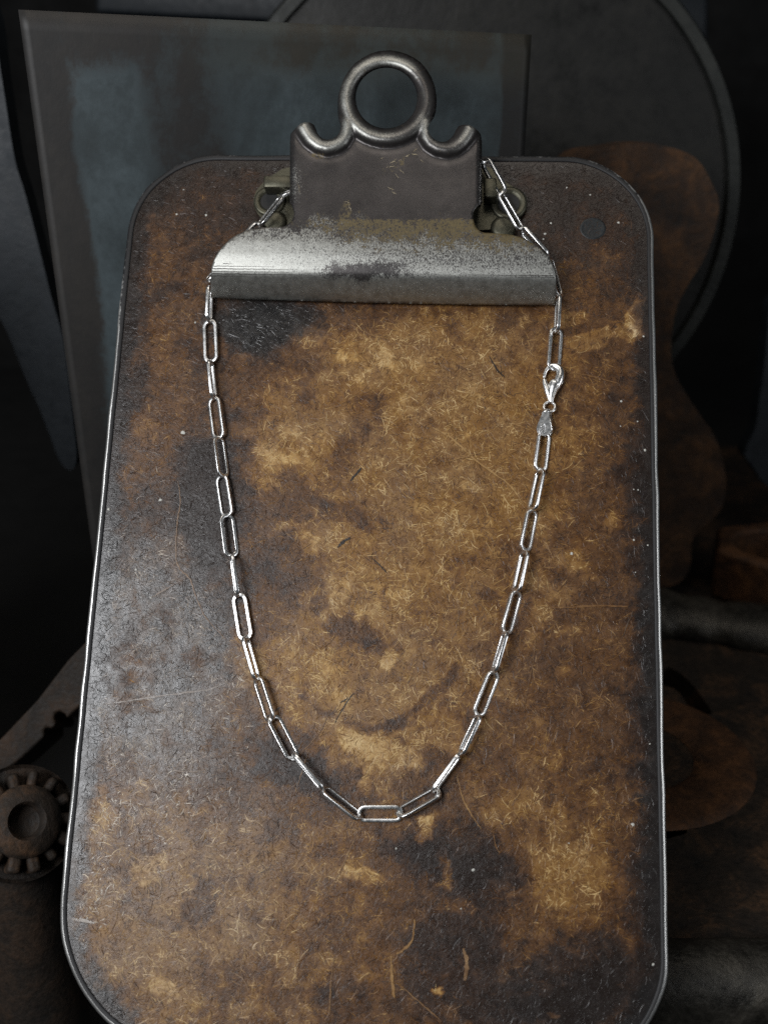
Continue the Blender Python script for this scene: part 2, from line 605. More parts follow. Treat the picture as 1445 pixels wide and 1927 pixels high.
# stains and scuffs: centre, radii, turn, strength (minus darker), hardness
BLOBS = [
    (490, 610, 110, 48, 0, -.35, .5), (570, 590, 60, 30, 0, -.25, .5), (385, 940, 62, 125, -5, -.24, .5), (420, 860, 55, 60, 0, -.18, .5),
    (560, 925, 55, 50, 20, -.18, .5), (640, 965, 60, 22, 25, -.16, .6), (655, 1200, 45, 20, 10, -.22, .6), (720, 1218, 45, 22, 15, -.16, .6),
    (545, 1440, 90, 55, 20, -.22, .5), (640, 1490, 75, 40, 15, -.26, .6), (780, 1470, 50, 50, 0, -.18, .6), (860, 1610, 110, 95, 20, -.22, .45), (780, 1590, 90, 60, 10, -.15, .4),
    (930, 1640, 70, 70, 0, -.15, .45), (1090, 1840, 120, 90, -15, -.22, .45), (1000, 1900, 120, 50, 0, -.2, .5), (850, 1800, 110, 90, 0, -.16, .5), (640, 1890, 60, 60, 0, -.2, .5),
    (365, 1700, 22, 40, 20, -.2, .7), (1115, 340, 110, 70, 10, -.08, .5), (520, 1050, 50, 70, 0, -.12, .5), (690, 790, 40, 90, 20, -.10, .5), (600, 1130, 24, 30, 0, -.14, .6),
    (545, 810, 92, 70, -10, .11, .5), (480, 870, 60, 40, 0, .14, .5), (680, 650, 90, 50, 0, .12, .5), (1195, 595, 13, 32, 20, .40, .8), (1160, 632, 46, 9, -6, .22, .8), (1105, 652, 40, 16, 10, .20, .7), (1075, 605, 42, 14, 0, .14, .6),
    (1125, 740, 40, 14, 0, .08, .6), (240, 845, 40, 60, 20, .18, .5), (460, 1235, 50, 62, 0, .17, .6), (715, 1430, 75, 52, 10, .13, .6), (640, 1300, 60, 60, 0, .06, .5), (795, 1555, 22, 42, -15, .40, .6), (835, 1640, 14, 34, 0, .34, .6), (680, 1645, 40, 12, 10, .24, .6),
    (1060, 1640, 90, 40, -20, .12, .5), (275, 1650, 32, 24, -20, .15, .7), (290, 1850, 38, 30, 20, .17, .6), (180, 1530, 24, 55, 0, .14, .5), (825, 1856, 13, 8, 10, .6, .9), (1035, 1915, 12, 9, 0, .45, .9), (565, 1025, 30, 26, 0, .18, .6), (1150, 990, 14, 12, 0, .16, .8), (1180, 620, 26, 7, 15, .2, .8),
    (1010, 1180, 30, 60, 10, .10, .5), (1085, 1060, 26, 16, 20, .16, .7), (730, 1320, 100, 40, 0, .06, .5), (1080, 1310, 16, 10, 0, .12, .7), (730, 1240, 12, 18, 0, .22, .7), (845, 1380, 40, 40, 0, .10, .5), (725, 330, 70, 30, 0, .04, .5)]
RING = [(585, 1270), (572, 1310), (600, 1345), (640, 1368), (700, 1378), (760, 1360), (800, 1322), (832, 1290), (850, 1262)]


def stain_sheen_fields(x, y):
    px, py = to_px(x, y, np.zeros_like(x))
    wx = (fbm(px / 80, py / 80, 5, 3) - .5) * 130 + (fbm(px / 16, py / 16, 4, 8) - .5) * 52
    wy = (fbm(px / 80, py / 80, 5, 23) - .5) * 130 + (fbm(px / 16, py / 16, 4, 28) - .5) * 52
    tone = grid_lookup(TONE, px + wx * .8, py + wy * .8)
    for (bx, by, ra, rb_, ang, s, hard) in BLOBS:
        k = .35 if min(ra, rb_) < 20 else .75
        dx, dy = px + wx * k - bx, py + wy * k - by
        c, sn = math.cos(math.radians(ang)), math.sin(math.radians(ang))
        d = np.hypot((dx * c + dy * sn) / ra, (-dx * sn + dy * c) / rb_)
        tone = tone + s * (1 - smooth(min(.92, hard + .12), 1.18, d))
    d = seg_dist(px + wx * .35, py + wy * .35, RING)
    tone = tone - .25 * (1 - smooth(4, 13, d)) * (0.55 + smooth(640, 700, px) * .5)
    tone = tone + (fbm(px / 34, py / 34, 5, 40) - .5) * .34 + (fbm(px / 9, py / 9, 3, 50) - .5) * .16
    tone = tone - .030 * np.sin(2 * math.pi * tone / .22)
    # dirt gathered along the binding
    ex = HW - np.abs(x); ey = np.minimum(TOPY - y, y)
    cxr = np.where(y > TOPY * .5, RT, np.where(x > 0, RBR, RBL))
    qx = np.maximum(cxr - ex, 0); qy = np.maximum(cxr - ey, 0)
    e = np.where((qx > 0) & (qy > 0), cxr - np.hypot(qx, qy), np.minimum(ex, ey))
    ed = 1 - smooth(.0025, .0085, e + (fbm(px / 20, py / 20, 4, 60) - .5) * .009)
    tone = tone - .30 * ed
    gb = fbm(px / 40, py / 40, 4, 120)
    grey = (.25 + .35 * smooth(800, 1100, py)) * ed + .75 * smooth(.30, .62, gb + .1) * (1 - smooth(.3, 1.25, np.hypot((px + wx - 280) / 190, (py + wy - 1235) / 255)))  # lower-left patch: dirt film with sheen mixed into its grey
    grey = grey + .85 * (1 - smooth(.4, 1.2, np.hypot((px + wx * .6 - 500) / 120, (py + wy * .6 - 608) / 55)))
    grey = grey + .25 * (1 - smooth(.4, 1.3, np.hypot((px + wx - 1080) / 190, (py + wy - 1880) / 130)))
    grey = grey + .40 * (1 - smooth(.3, 1.3, np.hypot((px + wx - 300) / 300, (py + wy - 1650) / 330))) * .5 + .3 * (fbm(px / 50, py / 50, 4, 77) - .35)
    gloss = np.clip(.3 + (.55 - tone) * .9 + .4 * (fbm(px / 60, py / 60, 3, 91) - .5), 0, 1)
    return np.clip(tone, 0, 1), np.clip(grey, 0, 1), gloss, e


# panel: a fine grid inside the rounded outline
NU, NV = 300, 460
pl = rounded_board(0.0011, 24)
vv = (np.linspace(0, 1, NV)); vv = vv * vv * (3 - 2 * vv) * .25 + vv * .75
ys = pl[:, 1].min() + (pl[:, 1].max() - pl[:, 1].min()) * vv
xr_ = np.interp(ys, pl[pl[:, 0] > 0][:, 1], pl[pl[:, 0] > 0][:, 0])
_l = pl[pl[:, 0] < 0][::-1]; xl_ = np.interp(ys, _l[:, 1], _l[:, 0])
uu = np.linspace(0, 1, NU)
gx = xl_[:, None] * (1 - uu[None, :]) + xr_[:, None] * uu[None, :]; gy = np.repeat(ys[:, None], NU, 1)
gz = np.zeros_like(gx)
V = np.stack([gx, gy, gz], -1).reshape(-1, 3)
ii = np.arange((NV - 1) * NU).reshape(NV - 1, NU)[:, :-1].ravel()
Q = np.stack([ii, ii + 1, ii + 1 + NU, ii + NU], -1)
me = mesh_quads('panel', V, Q)
tone, grey, gloss, edge = stain_sheen_fields(V[:, 0], V[:, 1])
set_attr(me, 'stain_sheen', np.stack([tone, grey, gloss], -1))
link('panel', me, M_BOARD, clipboard)
# body of the board under the face
bk = link('backing', extrude_poly(pl, lambda v: np.c_[v, np.full(len(v), -.0002)], (0, 0, -.0030)), M_BOARD, clipboard)
set_attr(bk.data, 'stain_sheen', np.tile([.3, .2, .3], (len(bk.data.vertices), 1)))


def fibres(n, lmin, lmax, wmin, wmax, dt_mean, dt_sd, z0, seed, painted_sheen=False):
    r = np.random.default_rng(seed)
    m = 5
    y = r.uniform(.002, TOPY - .002, n); x = r.uniform(-HW, HW, n)
    L = lmin + (lmax - lmin) * r.random(n) ** 2.2
    th = r.uniform(0, math.pi, n)
    kap = r.normal(0, 1.0, n) * .55 / L
    w = wmin + (wmax - wmin) * r.random(n) ** 1.5
    s = np.linspace(-.5, .5, m)[None, :] * L[:, None]
    ang = th[:, None] + kap[:, None] * s + .22 * np.sin(s * 900 + r.uniform(0, 6, n)[:, None])
    ds = L[:, None] / (m - 1)
    X = x[:, None] + np.cumsum(np.cos(ang), 1) * ds; Y = y[:, None] + np.cumsum(np.sin(ang), 1) * ds
    X -= X.mean(1, keepdims=True) - x[:, None]; Y -= Y.mean(1, keepdims=True) - y[:, None]
    tap = np.array([.25, .85, 1, .85, .25])[None, :]
    ox, oy = -np.sin(ang) * w[:, None] * tap * .5, np.cos(ang) * w[:, None] * tap * .5
    tilt = r.normal(0, .16, n)[:, None] * w[:, None] * .5
    arch = np.array([-.00003, .00001, .00002, .00001, -.00003])[None, :]
    z = z0 + r.random(n)[:, None] * .00005 + arch
    A = np.stack([X + ox, Y + oy, np.maximum(z + tilt, .00001)], -1); B_ = np.stack([X - ox, Y - oy, np.maximum(z - tilt, .00001)], -1)
    to, gr, gl, e = stain_sheen_fields(x, y)
    keep = e > .0032
    if painted_sheen:  # pale grey fibres that put the window sheen into the colour
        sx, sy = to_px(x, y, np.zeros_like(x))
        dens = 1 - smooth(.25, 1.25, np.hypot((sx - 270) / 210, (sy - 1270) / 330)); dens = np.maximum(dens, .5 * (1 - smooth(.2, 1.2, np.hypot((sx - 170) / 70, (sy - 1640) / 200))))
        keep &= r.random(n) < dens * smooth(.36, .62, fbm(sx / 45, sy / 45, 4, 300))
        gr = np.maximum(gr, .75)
    qx, qy = to_px(x, y, np.zeros_like(x))
    clump = (fbm(qx / 22, qy / 22, 3, 210) - .5) * 1.3 + (fbm(qx / 70, qy / 70, 2, 220) - .5) * .7
    tt = to + (r.normal(dt_mean, dt_sd, n) + (clump * .55 + .06 if dt_mean == 0 else 0)) * (.40 + .85 * to)
    A, B_, tt, gr, gl = A[keep], B_[keep], np.clip(tt[keep], 0, 1), gr[keep], gl[keep]
    k = len(A)
    Vf = np.stack([A, B_], 2).reshape(k * m * 2, 3)
    base = (np.arange(k) * m * 2)[:, None] + (np.arange(m - 1) * 2)[None, :]
    base = base.ravel()
    Qf = np.stack([base, base + 1, base + 3, base + 2], -1)
    me = mesh_quads('fibres', Vf, Qf)
    set_attr(me, 'stain_sheen', np.repeat(np.stack([tt, gr, gl], -1), m * 2, 0))
    return me


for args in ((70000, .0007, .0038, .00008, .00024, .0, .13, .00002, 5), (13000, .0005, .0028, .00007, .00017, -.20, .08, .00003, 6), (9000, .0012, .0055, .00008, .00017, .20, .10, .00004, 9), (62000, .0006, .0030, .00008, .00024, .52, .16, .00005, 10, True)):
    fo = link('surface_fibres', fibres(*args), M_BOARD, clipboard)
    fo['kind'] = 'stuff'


# long scratches on the face
def ribbon(ptspx, wpx, h, tonev, greyv, jag=1.5, seed=0):
    r = np.random.default_rng(seed)
    p = catmull(ptspx, 8, False)
    p += r.normal(0, jag * .4, p.shape)
    c = board(p[:, 0], p[:, 1], h)
    w = wpx / 6200.0 * (.35 + .65 * np.sin(np.linspace(.15, math.pi - .15, len(p)))) * r.uniform(.5, 1.2, len(p))
    t = np.gradient(c, axis=0); t /= np.linalg.norm(t, axis=1, keepdims=True)
    o = np.stack([-t[:, 1], t[:, 0], 0 * t[:, 0]], -1) * w[:, None] * .5
    Vr = np.stack([c + o, c - o], 1).reshape(-1, 3)
    k = np.arange(len(p) - 1) * 2
    return Vr, np.stack([k, k + 1, k + 3, k + 2], -1), np.tile([tonev, greyv, .2], (len(Vr), 1))


SCR = [([(335, 905), (340, 940), (334, 985), (331, 1040), (338, 1070), (358, 1090), (370, 1125), (390, 1165), (425, 1203)], 2.4, .62, .35),
       ([(200, 1325), (300, 1310), (390, 1298), (428, 1284)], 3.0, .62, .8), ([(285, 1125), (310, 1110), (335, 1096)], 2.5, .6, .6),
       ([(139, 1730), (158, 1732), (178, 1737)], 5, .8, .9), ([(300, 1690), (304, 1660), (296, 1630)], 2.2, .7, .4),
       ([(815, 805), (850, 825), (900, 870), (955, 910), (985, 950)], 3.2, .80, .1), ([(835, 870), (880, 858), (930, 845)], 2.0, .75, .1),
       ([(920, 670), (935, 695), (950, 710)], 3.0, .06, .3), ([(1165, 722), (1110, 707), (1060, 700)], 2.4, .6, .1), ([(1163, 722), (1166, 690)], 1.8, .5, .1),
       ([(860, 1460), (870, 1500), (885, 1530), (905, 1560)], 2.5, .72, .1), ([(925, 1555), (932, 1590), (940, 1605)], 2.2, .6, .1),
       ([(560, 1425), (600, 1380), (625, 1330)], 1.5, .6, .2), ([(735, 1800), (738, 1850), (742, 1878)], 5, .74, .1), ([(872, 1785), (878, 1815), (874, 1845)], 7, .66, .25), ([(760, 1860), (800, 1895), (830, 1922)], 2.5, .62, .2),
       ([(780, 1730), (775, 1770), (755, 1790), (745, 1795)], 4, .72, .1), ([(630, 1360), (660, 1310), (668, 1306)], 2, .1, .3), ([(655, 1313), (640, 1322)], 2.4, .08, .3), ([(1010, 1142), (1060, 1143), (1130, 1140), (1180, 1141)], 3.5, .6, .1),
       ([(1010, 1120), (1012, 1090), (1004, 1060)], 2, .6, .2), ([(610, 1690), (640, 1640), (662, 1590), (668, 1580)], 2, .66, .2), ([(560, 1480), (570, 1445), (582, 1410)], 2, .6, .3), ([(1000, 1660), (1050, 1662), (1085, 1640), (1105, 1608)], 4, .7, .1),
       ([(620, 1910), (622, 1860), (628, 1800)], 3, .62, .2), ([(468, 1860), (455, 1840), (430, 1825)], 2.2, .66, .3), ([(390, 1450), (350, 1452), (318, 1448)], 2, .6, .6), ([(500, 1350), (530, 1330)], 2, .1, .2), ([(700, 1050), (720, 1070), (728, 1078)], 2, .1, .2), ([(680, 880), (660, 905)], 4, .05, .2), ([(635, 1030), (645, 1020), (660, 1012)], 5, .06, .2),
       ([(760, 640), (800, 620), (840, 612)], 2.2, .75, .1), ([(920, 740), (960, 760), (1000, 768)], 2, .72, .1), ([(560, 1000), (640, 1040), (700, 1075)], 1.6, .7, .1), ([(985, 1330), (1000, 1260), (1008, 1200)], 2, .55, .2), ([(1170, 1200), (1190, 1150)], 2, .5, .6), ([(860, 1230), (880, 1290)], 1.6, .6, .1)]
vs, fs, at, o_ = [], [], [], 0
for i, (p, w, tn, gv) in enumerate(SCR):
    a, b, c = ribbon(p, w * 1.15, .00020, tn, gv, 1.2, i)
    vs.append(a); fs.append(b + o_); at.append(c); o_ += len(a)
me = mesh_quads('scratches', np.vstack(vs), np.vstack(fs)); set_attr(me, 'stain_sheen', np.vstack(at))
so = link('scratches', me, M_BOARD, clipboard); so['kind'] = 'stuff'

# binding swept round the edge
prof = [(-.0019, -.0004, 0), (-.0019, .00022, .1), (-.0016, .00040, .05), (-.0010, .00044, .06), (-.00085, .00044, .30), (-.00066, .00042, .95), (-.0002, .00026, 1.15), (.00008, -.0001, 1.15), (.00027, -.0005, 1), (.00034, -.0012, .85), (.0003, -.0034, .4), (-.0004, -.0040, .1), (-.0019, -.0040, 0)]
ol = resample(rounded_board(0, 20), .003)
nn = len(ol)
tg = np.roll(ol, -1, 0) - np.roll(ol, 1, 0); tg /= np.linalg.norm(tg, axis=1, keepdims=True)
on = np.stack([tg[:, 1], -tg[:, 0]], -1)
wob = (np.array([vnoise(np.array([i * .35]), np.array([2.0]), 4)[0] for i in range(nn)]) - .5) * .0003
vs = []; wv = []
for k, (e, h, wr) in enumerate(prof):
    pp = ol + on * (e + wob[:, None] * (1.3 if k > 4 else .4))
    vs.append(np.c_[pp, np.full(nn, h)]); wv += [(wr, 0, 0)] * nn
K = len(prof)
fs = [(k * nn + i, k * nn + (i + 1) % nn, ((k + 1) % K) * nn + (i + 1) % nn, ((k + 1) % K) * nn + i) for k in range(K) for i in range(nn)]
me = mesh_np('binding', np.vstack(vs), fs)
_ra = np.array(wv); _pv = np.vstack(vs)
_px, _py = to_px(_pv[:, 0], _pv[:, 1], _pv[:, 2])
_ra[:, 0] *= (.30 + .70 * smooth(430, 900, _py + (_px > 700) * 220)) * (.80 + .50 * (fbm(_px / 24, _py / 24, 4, 33)))  # worn edge dimmed toward the top, weaker light put into the mask
set_attr(me, 'wear_light', _ra)
link('edge_binding', me, M_RIM, clipboard)

# plugged hole near the top right corner
c0 = board(1115, 430)
pm = lathe([(.0, .00006), (.0026, .00006), (.0034, .00010), (.0039, .00016), (.0041, .00002)], 32)
po = link('hole_plug', pm, M_BLUEPLUG, clipboard); po.location = tuple(c0); po.scale = (1.0, .92, 1)

# hinge under the clip
HING = catmull([(478, 386), (480, 365), (492, 347), (518, 326), (548, 314), (640, 310), (735, 309), (830, 310), (912, 313), (934, 324), (948, 340), (966, 352), (984, 368), (989, 386), (981, 404), (960, 420), (930, 430), (880, 434), (735, 436), (600, 432), (545, 430), (515, 422), (490, 408)], 5)
hp = link('hinge_plate', extrude_poly(HING, lambda v: board(v[:, 0], v[:, 1], np.full(len(v), .0018)), (0, 0, -.0016)), M_OLIVE, clipboard, 40); bevel(hp, .0005, 2)
for (px_, py_, r_) in ((508, 379, .0042), (957, 383, .0047)):
    c = board(px_, py_, .0018)
    e = link('eyelet', lathe([(r_ * 1.25, -.0002), (r_ * 1.22, .0005), (r_ * 1.05, .0007), (r_ * .78, .0004), (r_ * .66, -.0004)], 36), M_OLIVE, hp); e.location = tuple(c)
    d = link('socket', lathe([(r_ * .72, .00012), (r_ * .4, .00006), (0, .00005)], 24), M_DARKHOLE, hp); d.location = tuple(c)
for (px_, py_) in ((517, 420), (946, 431)):
    c = board(px_, py_, .0016)
    e = link('rivet', lathe([(.0040, -.001), (.0040, .0008), (.0036, .0014), (.0024, .0018), (0, .0019)], 32), M_OLIVE, hp); e.location = tuple(c)
for (x0, x1, y0, y1) in ((496, 551, 330, 352), (911, 934, 334, 371)):
    pts = [(x0, y1), (x1, y1), (x1, y0), (x0, y0)]
    lg = link('hinge_lug', extrude_poly(np.array(pts), lambda v: board(v[:, 0], v[:, 1], np.full(len(v), .0068)), (0, 0, -.0048)), M_OLIVE, hp); bevel(lg, .0005, 2)
pin = board(np.array([500, 952]), np.array([342, 352]), .0085)
link('hinge_pin', tube(np.linspace(pin[0] + [.008, 0, 0], pin[1] - [.008, 0, 0], 8), .0012, 12), M_SPRING, hp)
sp = np.array([[(-.5 + t) * .042 + float(pin.mean(0)[0]), float(pin.mean(0)[1]) + .0026 * math.cos(2 * math.pi * 16 * t), .0085 + .0026 * math.sin(2 * math.pi * 16 * t)] for t in np.linspace(0, 1, 320)])
link('coil_spring', tube(sp, .0007, 6), M_SPRING, hp)

# pressed steel clip: one sheet with a ring handle
OUT = [(396.7, 561), (397, 527), (399, 501), (404, 486), (412, 473), (421, 462), (433, 451), (446, 442), (459, 435.5), (473, 430.5), (487, 428), (507, 427.5), (526, 427.5), (535, 426), (542, 422), (548, 417), (552, 410), (554, 400), (551.5, 392), (548, 384), (547, 372), (546.5, 320), (546, 262), (547, 252), (552, 246), (559, 239), (565, 233), (573, 230), (584, 230.5), (591, 235), (595, 243), (597, 250), (602, 257), (608, 261), (616, 263), (626, 261), (634, 256), (639, 248), (641, 239), (639.5, 231), (637, 224), (635.5, 210), (635.5, 195), (637, 178), (641, 164), (647, 148), (656, 133), (668, 119), (682, 109), (697, 101), (713, 96), (734, 94.5), (750, 97), (766, 102), (779, 108.5), (791, 117), (803, 131), (812, 146), (818, 162), (821, 179), (821.5, 195), (820, 210.5), (816, 222), (809, 232), (806.5, 240), (807, 248), (811, 256), (817, 262), (825, 266), (833, 267), (841, 265.5), (848, 260), (853, 254), (857, 245), (862, 238), (869, 235), (877, 234.5), (885, 236), (893, 241), (899, 246), (904, 252), (905.5, 260), (905.5, 320), (905, 372), (903, 384), (896, 389), (891, 396), (889.5, 405), (890.5, 414), (893, 423), (898, 431), (904, 435.5), (911, 438), (930, 439), (947, 440), (963, 442), (978, 446), (994, 453), (1009, 462), (1020, 470.5), (1030, 481), (1038, 493), (1043, 507), (1045.5, 522), (1046, 538), (1045, 556), (1043, 574), (980, 574.5), (880, 573.5), (720, 570.5), (560, 566), (480, 563.5)]
HOLE = [(727 + 57.5 * math.cos(a), 184.5 + 57 * math.sin(a)) for a in np.linspace(0, 2 * math.pi, 72, endpoint=False)]
BEADS = [[(571, 237), (577, 249), (586, 261), (599, 271), (615, 275.5), (631, 272), (644, 264), (651, 252), (654, 240), (654, 228)],
         [(884, 242), (878, 254), (869, 266), (856, 276), (840, 279), (824, 276), (811, 268), (803, 256), (800, 243), (801, 230)],
         [(727 + 76 * math.cos(a), 186 + 73 * math.sin(a)) for a in np.linspace(0, 2 * math.pi, 60)]]
HPY = [60, 240, 330, 430, 455, 480, 505, 519, 530, 545, 560, 577]
HPV = [.0175, .0150, .0140, .0133, .0131, .0126, .0117, .0109, .0094, .0071, .0045, .0006]
_yy = np.arange(40, 640, 1.0); _hh = np.interp(_yy, HPY, HPV)
_hh = np.convolve(np.pad(_hh, 11, mode='edge'), np.hanning(23) / np.hanning(23).sum(), 'valid')


def clip_h(px, py):
    base_edge = 561 + (px - 397) * (574 - 561) / (1043 - 397)       # lower lip runs slightly downhill to the right
    sh = (base_edge - 568) * smooth(430, 575, py)
    h = np.interp(py - sh, _yy, _hh)
    d = np.full(np.shape(px), 1e9)
    for b in BEADS: d = np.minimum(d, seg_dist(px, py, b))
    w = 17.0
    h = h + .0009 * np.sqrt(np.clip(1 - (d / w) ** 2, 0, 1)) + .00055 * (1 + np.cos(np.pi * np.clip(d / 21, 0, 1))) - .0003 * np.exp(-((d - 22) / 6) ** 2)
    # sides of the handle rolled back a little
    m = (1 - smooth(380, 400, py)) * smooth(225, 250, py)
    h = h - m * .0016 * (np.clip(1 - (px - 546) / 9, 0, 1) ** 2 + np.clip(1 - (905.5 - px) / 9, 0, 1) ** 2)
    return h


outl = resample(OUT, 4.0)
gxx, gyy = np.meshgrid(np.arange(392, 1052, 4.6), np.arange(90, 582, 4.0))
gxx = gxx + (np.arange(gxx.shape[0]) % 2)[:, None] * 2.3
pts = np.stack([gxx.ravel(), gyy.ravel()], -1)
ok = inside(pts, outl) & ~inside(pts, HOLE)
ok &= seg_dist(pts[:, 0], pts[:, 1], np.vstack([outl, outl[:1]])) > 2.2
ok &= np.abs(np.hypot(pts[:, 0] - 727, pts[:, 1] - 184.5) - 57.3) > 2.4
CV, CF, loops = tri_poly(outl, [HOLE], pts[ok])
cp = board(CV[:, 0], CV[:, 1], clip_h(CV[:, 0], CV[:, 1]))
t0 = CF[0]
if np.cross(cp[t0[1]] - cp[t0[0]], cp[t0[2]] - cp[t0[0]])[2] < 0: CF = CF[:, ::-1]
me = mesh_np('clip', cp, CF)
cx_, cy_ = CV[:, 0], CV[:, 1]
nz = fbm(cx_ / 40, cy_ / 40, 5, 5); nz2 = fbm(cx_ / 14, cy_ / 14, 4, 15)
bd = np.full(len(cx_), 1e9)
for b in BEADS: bd = np.minimum(bd, seg_dist(cx_, cy_, b))
pat = 1.10 - .50 * smooth(396, 432, cy_ + (nz - .5) * 90 + (nz2 - .5) * 30) - .40 * smooth(425, 470, cy_ + (nz2 - .5) * 40)
pat = pat - .16 * smooth(520, 534, cy_) + .10 * (cy_ > 420) - .16 * (1 - smooth(420, 600, cx_)) * (cy_ > 420)
pat = pat + .22 * smooth(560, 760, cx_ + (nz - .5) * 120) * (1 - smooth(490, 522, cy_ + (nz2 - .5) * 20))
pat = pat + .66 * (1 - smooth(.25, 1.45, np.hypot((cx_ - 690 + (nz - .5) * 90) / 95, (cy_ - 513 + (nz2 - .5) * 26 + (nz - .5) * 20) / 17)))
pat = pat - .92 * (1 - smooth(6, 20, bd)) * (.42 + .75 * nz)
pat = pat - .45 * (1 - smooth(.2, 1, np.hypot((cx_ - 553) / 26, (cy_ - 345) / 60))) * (.4 + nz2)
pat = pat - .55 * smooth(893, 903, cx_) * (cy_ < 390)
rust = .10 + .22 * (1 - smooth(8, 36, np.abs(cy_ - 424 + (nz - .5) * 60))) * (.3 + 1.2 * nz2) + .37 * smooth(540, 700, cx_ + (nz - .5) * 100) * (1 - smooth(452, 505, cy_ + (nz2 - .5) * 40)) * (cy_ > 412)
rust = rust + .10 * smooth(820, 900, cx_) * (1 - smooth(450, 480, cy_)) * (cy_ > 412)
rust = rust + .50 * (1 - smooth(.4, 1.2, np.hypot((cx_ - 600) / 28, (cy_ - 293 + (nz2 - .5) * 10) / 7))) + .45 * (1 - smooth(.3, 1.2, np.hypot((cx_ - 651 + (nz2 - .5) * 20) / 14, (cy_ - 393) / 26))) + .34 * (1 - smooth(.3, 1.2, np.hypot((cx_ - 745 + (nz2 - .5) * 40 - (310 - cy_)) / 20, (cy_ - 308 + (nz2 - .5) * 30) / 26))) + .30 * (1 - smooth(.3, 1.2, np.hypot((cx_ - 738) / 12, (cy_ - 358) / 8)))
rust = rust + .30 * (1 - smooth(14, 22, bd)) * (nz2 - .3)
set_attr(me, 'wear_light', np.clip(np.stack([pat, rust, 1 - smooth(14, 22, bd)], -1), 0, 1.2))
clip = link('clip', me, M_CLIP, clipboard)
me.materials.append(M_EDGE)
sm = clip.modifiers.new('sheet', 'SOLIDIFY'); sm.thickness = .0009; sm.offset = -1; sm.material_offset_rim = 1; sm.use_even_offset = False
# folded side flanges of the handle
for xe, sgn in ((547.0, 1), (905.0, -1)):
    yy_ = np.linspace(262, 380, 24)
    rows = []
    for k, dh in enumerate((.0012, .0030, .0060, .0090)):
        hf = clip_h(np.full(24, xe), yy_) - dh
        rows.append(board(np.full(24, xe), yy_, clip_h(np.full(24, xe), yy_) - .0008) * [1, 1, 0] + np.c_[np.full(24, sgn * (.0004 if k else .0001)), np.zeros(24), np.maximum(hf, .0022 + .006 * np.abs(np.linspace(-1, 1, 24)) ** 3)])
    Vf = np.vstack(rows); ff = [(k * 24 + i, k * 24 + i + 1, (k + 1) * 24 + i + 1, (k + 1) * 24 + i) for k in range(3) for i in range(23)]
    me = mesh_np('flange', Vf, ff); set_attr(me, 'wear_light', np.tile([.8, .2, .3], (len(Vf), 1)))
    fl = link('side_flange', me, M_CLIP, clip)
    s_ = fl.modifiers.new('sheet', 'SOLIDIFY'); s_.thickness = .0008; s_.offset = 0
# drag lines worn into the barrel of the clip
vs, fs, o_ = [], [], 0
for i, (xa, xb, yb, w) in enumerate([(401, 520, 500.5, 1.6), (400, 560, 505.5, 2.0), (399, 548, 510.5, 1.6), (399, 575, 515, 1.8), (400, 470, 519, 1.2), (880, 1040, 517, 1.6), (960, 1043, 521, 1.2), (420, 440, 496, 1.4)]):
    xs = np.linspace(xa, xb, 40); yl = yb + (xs - xa) * .012 + RNG.normal(0, .25, 40)
    w_ = w * (1 - np.linspace(.1, .85, 40)) if xb < 700 else w * np.linspace(.3, .9, 40)
    a = board(xs, yl - w_ / 2, clip_h(xs, yl - w_ / 2) + .00006); b = board(xs, yl + w_ / 2, clip_h(xs, yl + w_ / 2) + .00006)
    vs.append(np.stack([a, b], 1).reshape(-1, 3)); k = np.arange(39) * 2 + o_; fs.append(np.stack([k, k + 1, k + 3, k + 2], -1)); o_ += 80
sv_, sf_, o2 = [], [], 0
for (xa, ya, xb, yb, w) in [(733, 307, 748, 298, 4), (748, 300, 757, 303, 3), (762, 296, 771, 290, 3.5), (774, 288, 786, 292, 4), (778, 284, 786, 280, 2.5), (726, 316, 741, 312, 3), (752, 318, 760, 326, 2.5), (742, 326, 752, 336, 2), (730, 352, 742, 357, 4), (738, 360, 747, 366, 3.5), (648, 378, 658, 382, 3), (655, 384, 662, 398, 3), (560, 345, 566, 362, 2), (716, 300, 722, 296, 2), (790, 300, 796, 306, 1.6)]:
    xs = np.linspace(xa, xb, 9) + RNG.normal(0, .8, 9); yl = np.linspace(ya, yb, 9) + RNG.normal(0, .9, 9)
    w_ = w * RNG.uniform(.25, .8, 9) * np.sin(np.linspace(.25, math.pi - .25, 9))
    nx_, ny_ = -(yb - ya) / math.hypot(xb - xa, yb - ya), (xb - xa) / math.hypot(xb - xa, yb - ya)
    a = board(xs + nx_ * w_ / 2, yl + ny_ * w_ / 2, clip_h(xs, yl) + .00007); b = board(xs - nx_ * w_ / 2, yl - ny_ * w_ / 2, clip_h(xs, yl) + .00007)
    sv_.append(np.stack([a, b], 1).reshape(-1, 3)); k = np.arange(8) * 2 + o2; sf_.append(np.stack([k, k + 1, k + 3, k + 2], -1)); o2 += 18
sc_ = link('scuffs', mesh_quads('scuffs', np.vstack(sv_), np.vstack(sf_)), M_SCUFF, clip); sc_['kind'] = 'stuff'
dl = link('drag_lines', mesh_quads('drag_lines', np.vstack(vs), np.vstack(fs)), M_SCRATCH, clip); dl['kind'] = 'stuff'

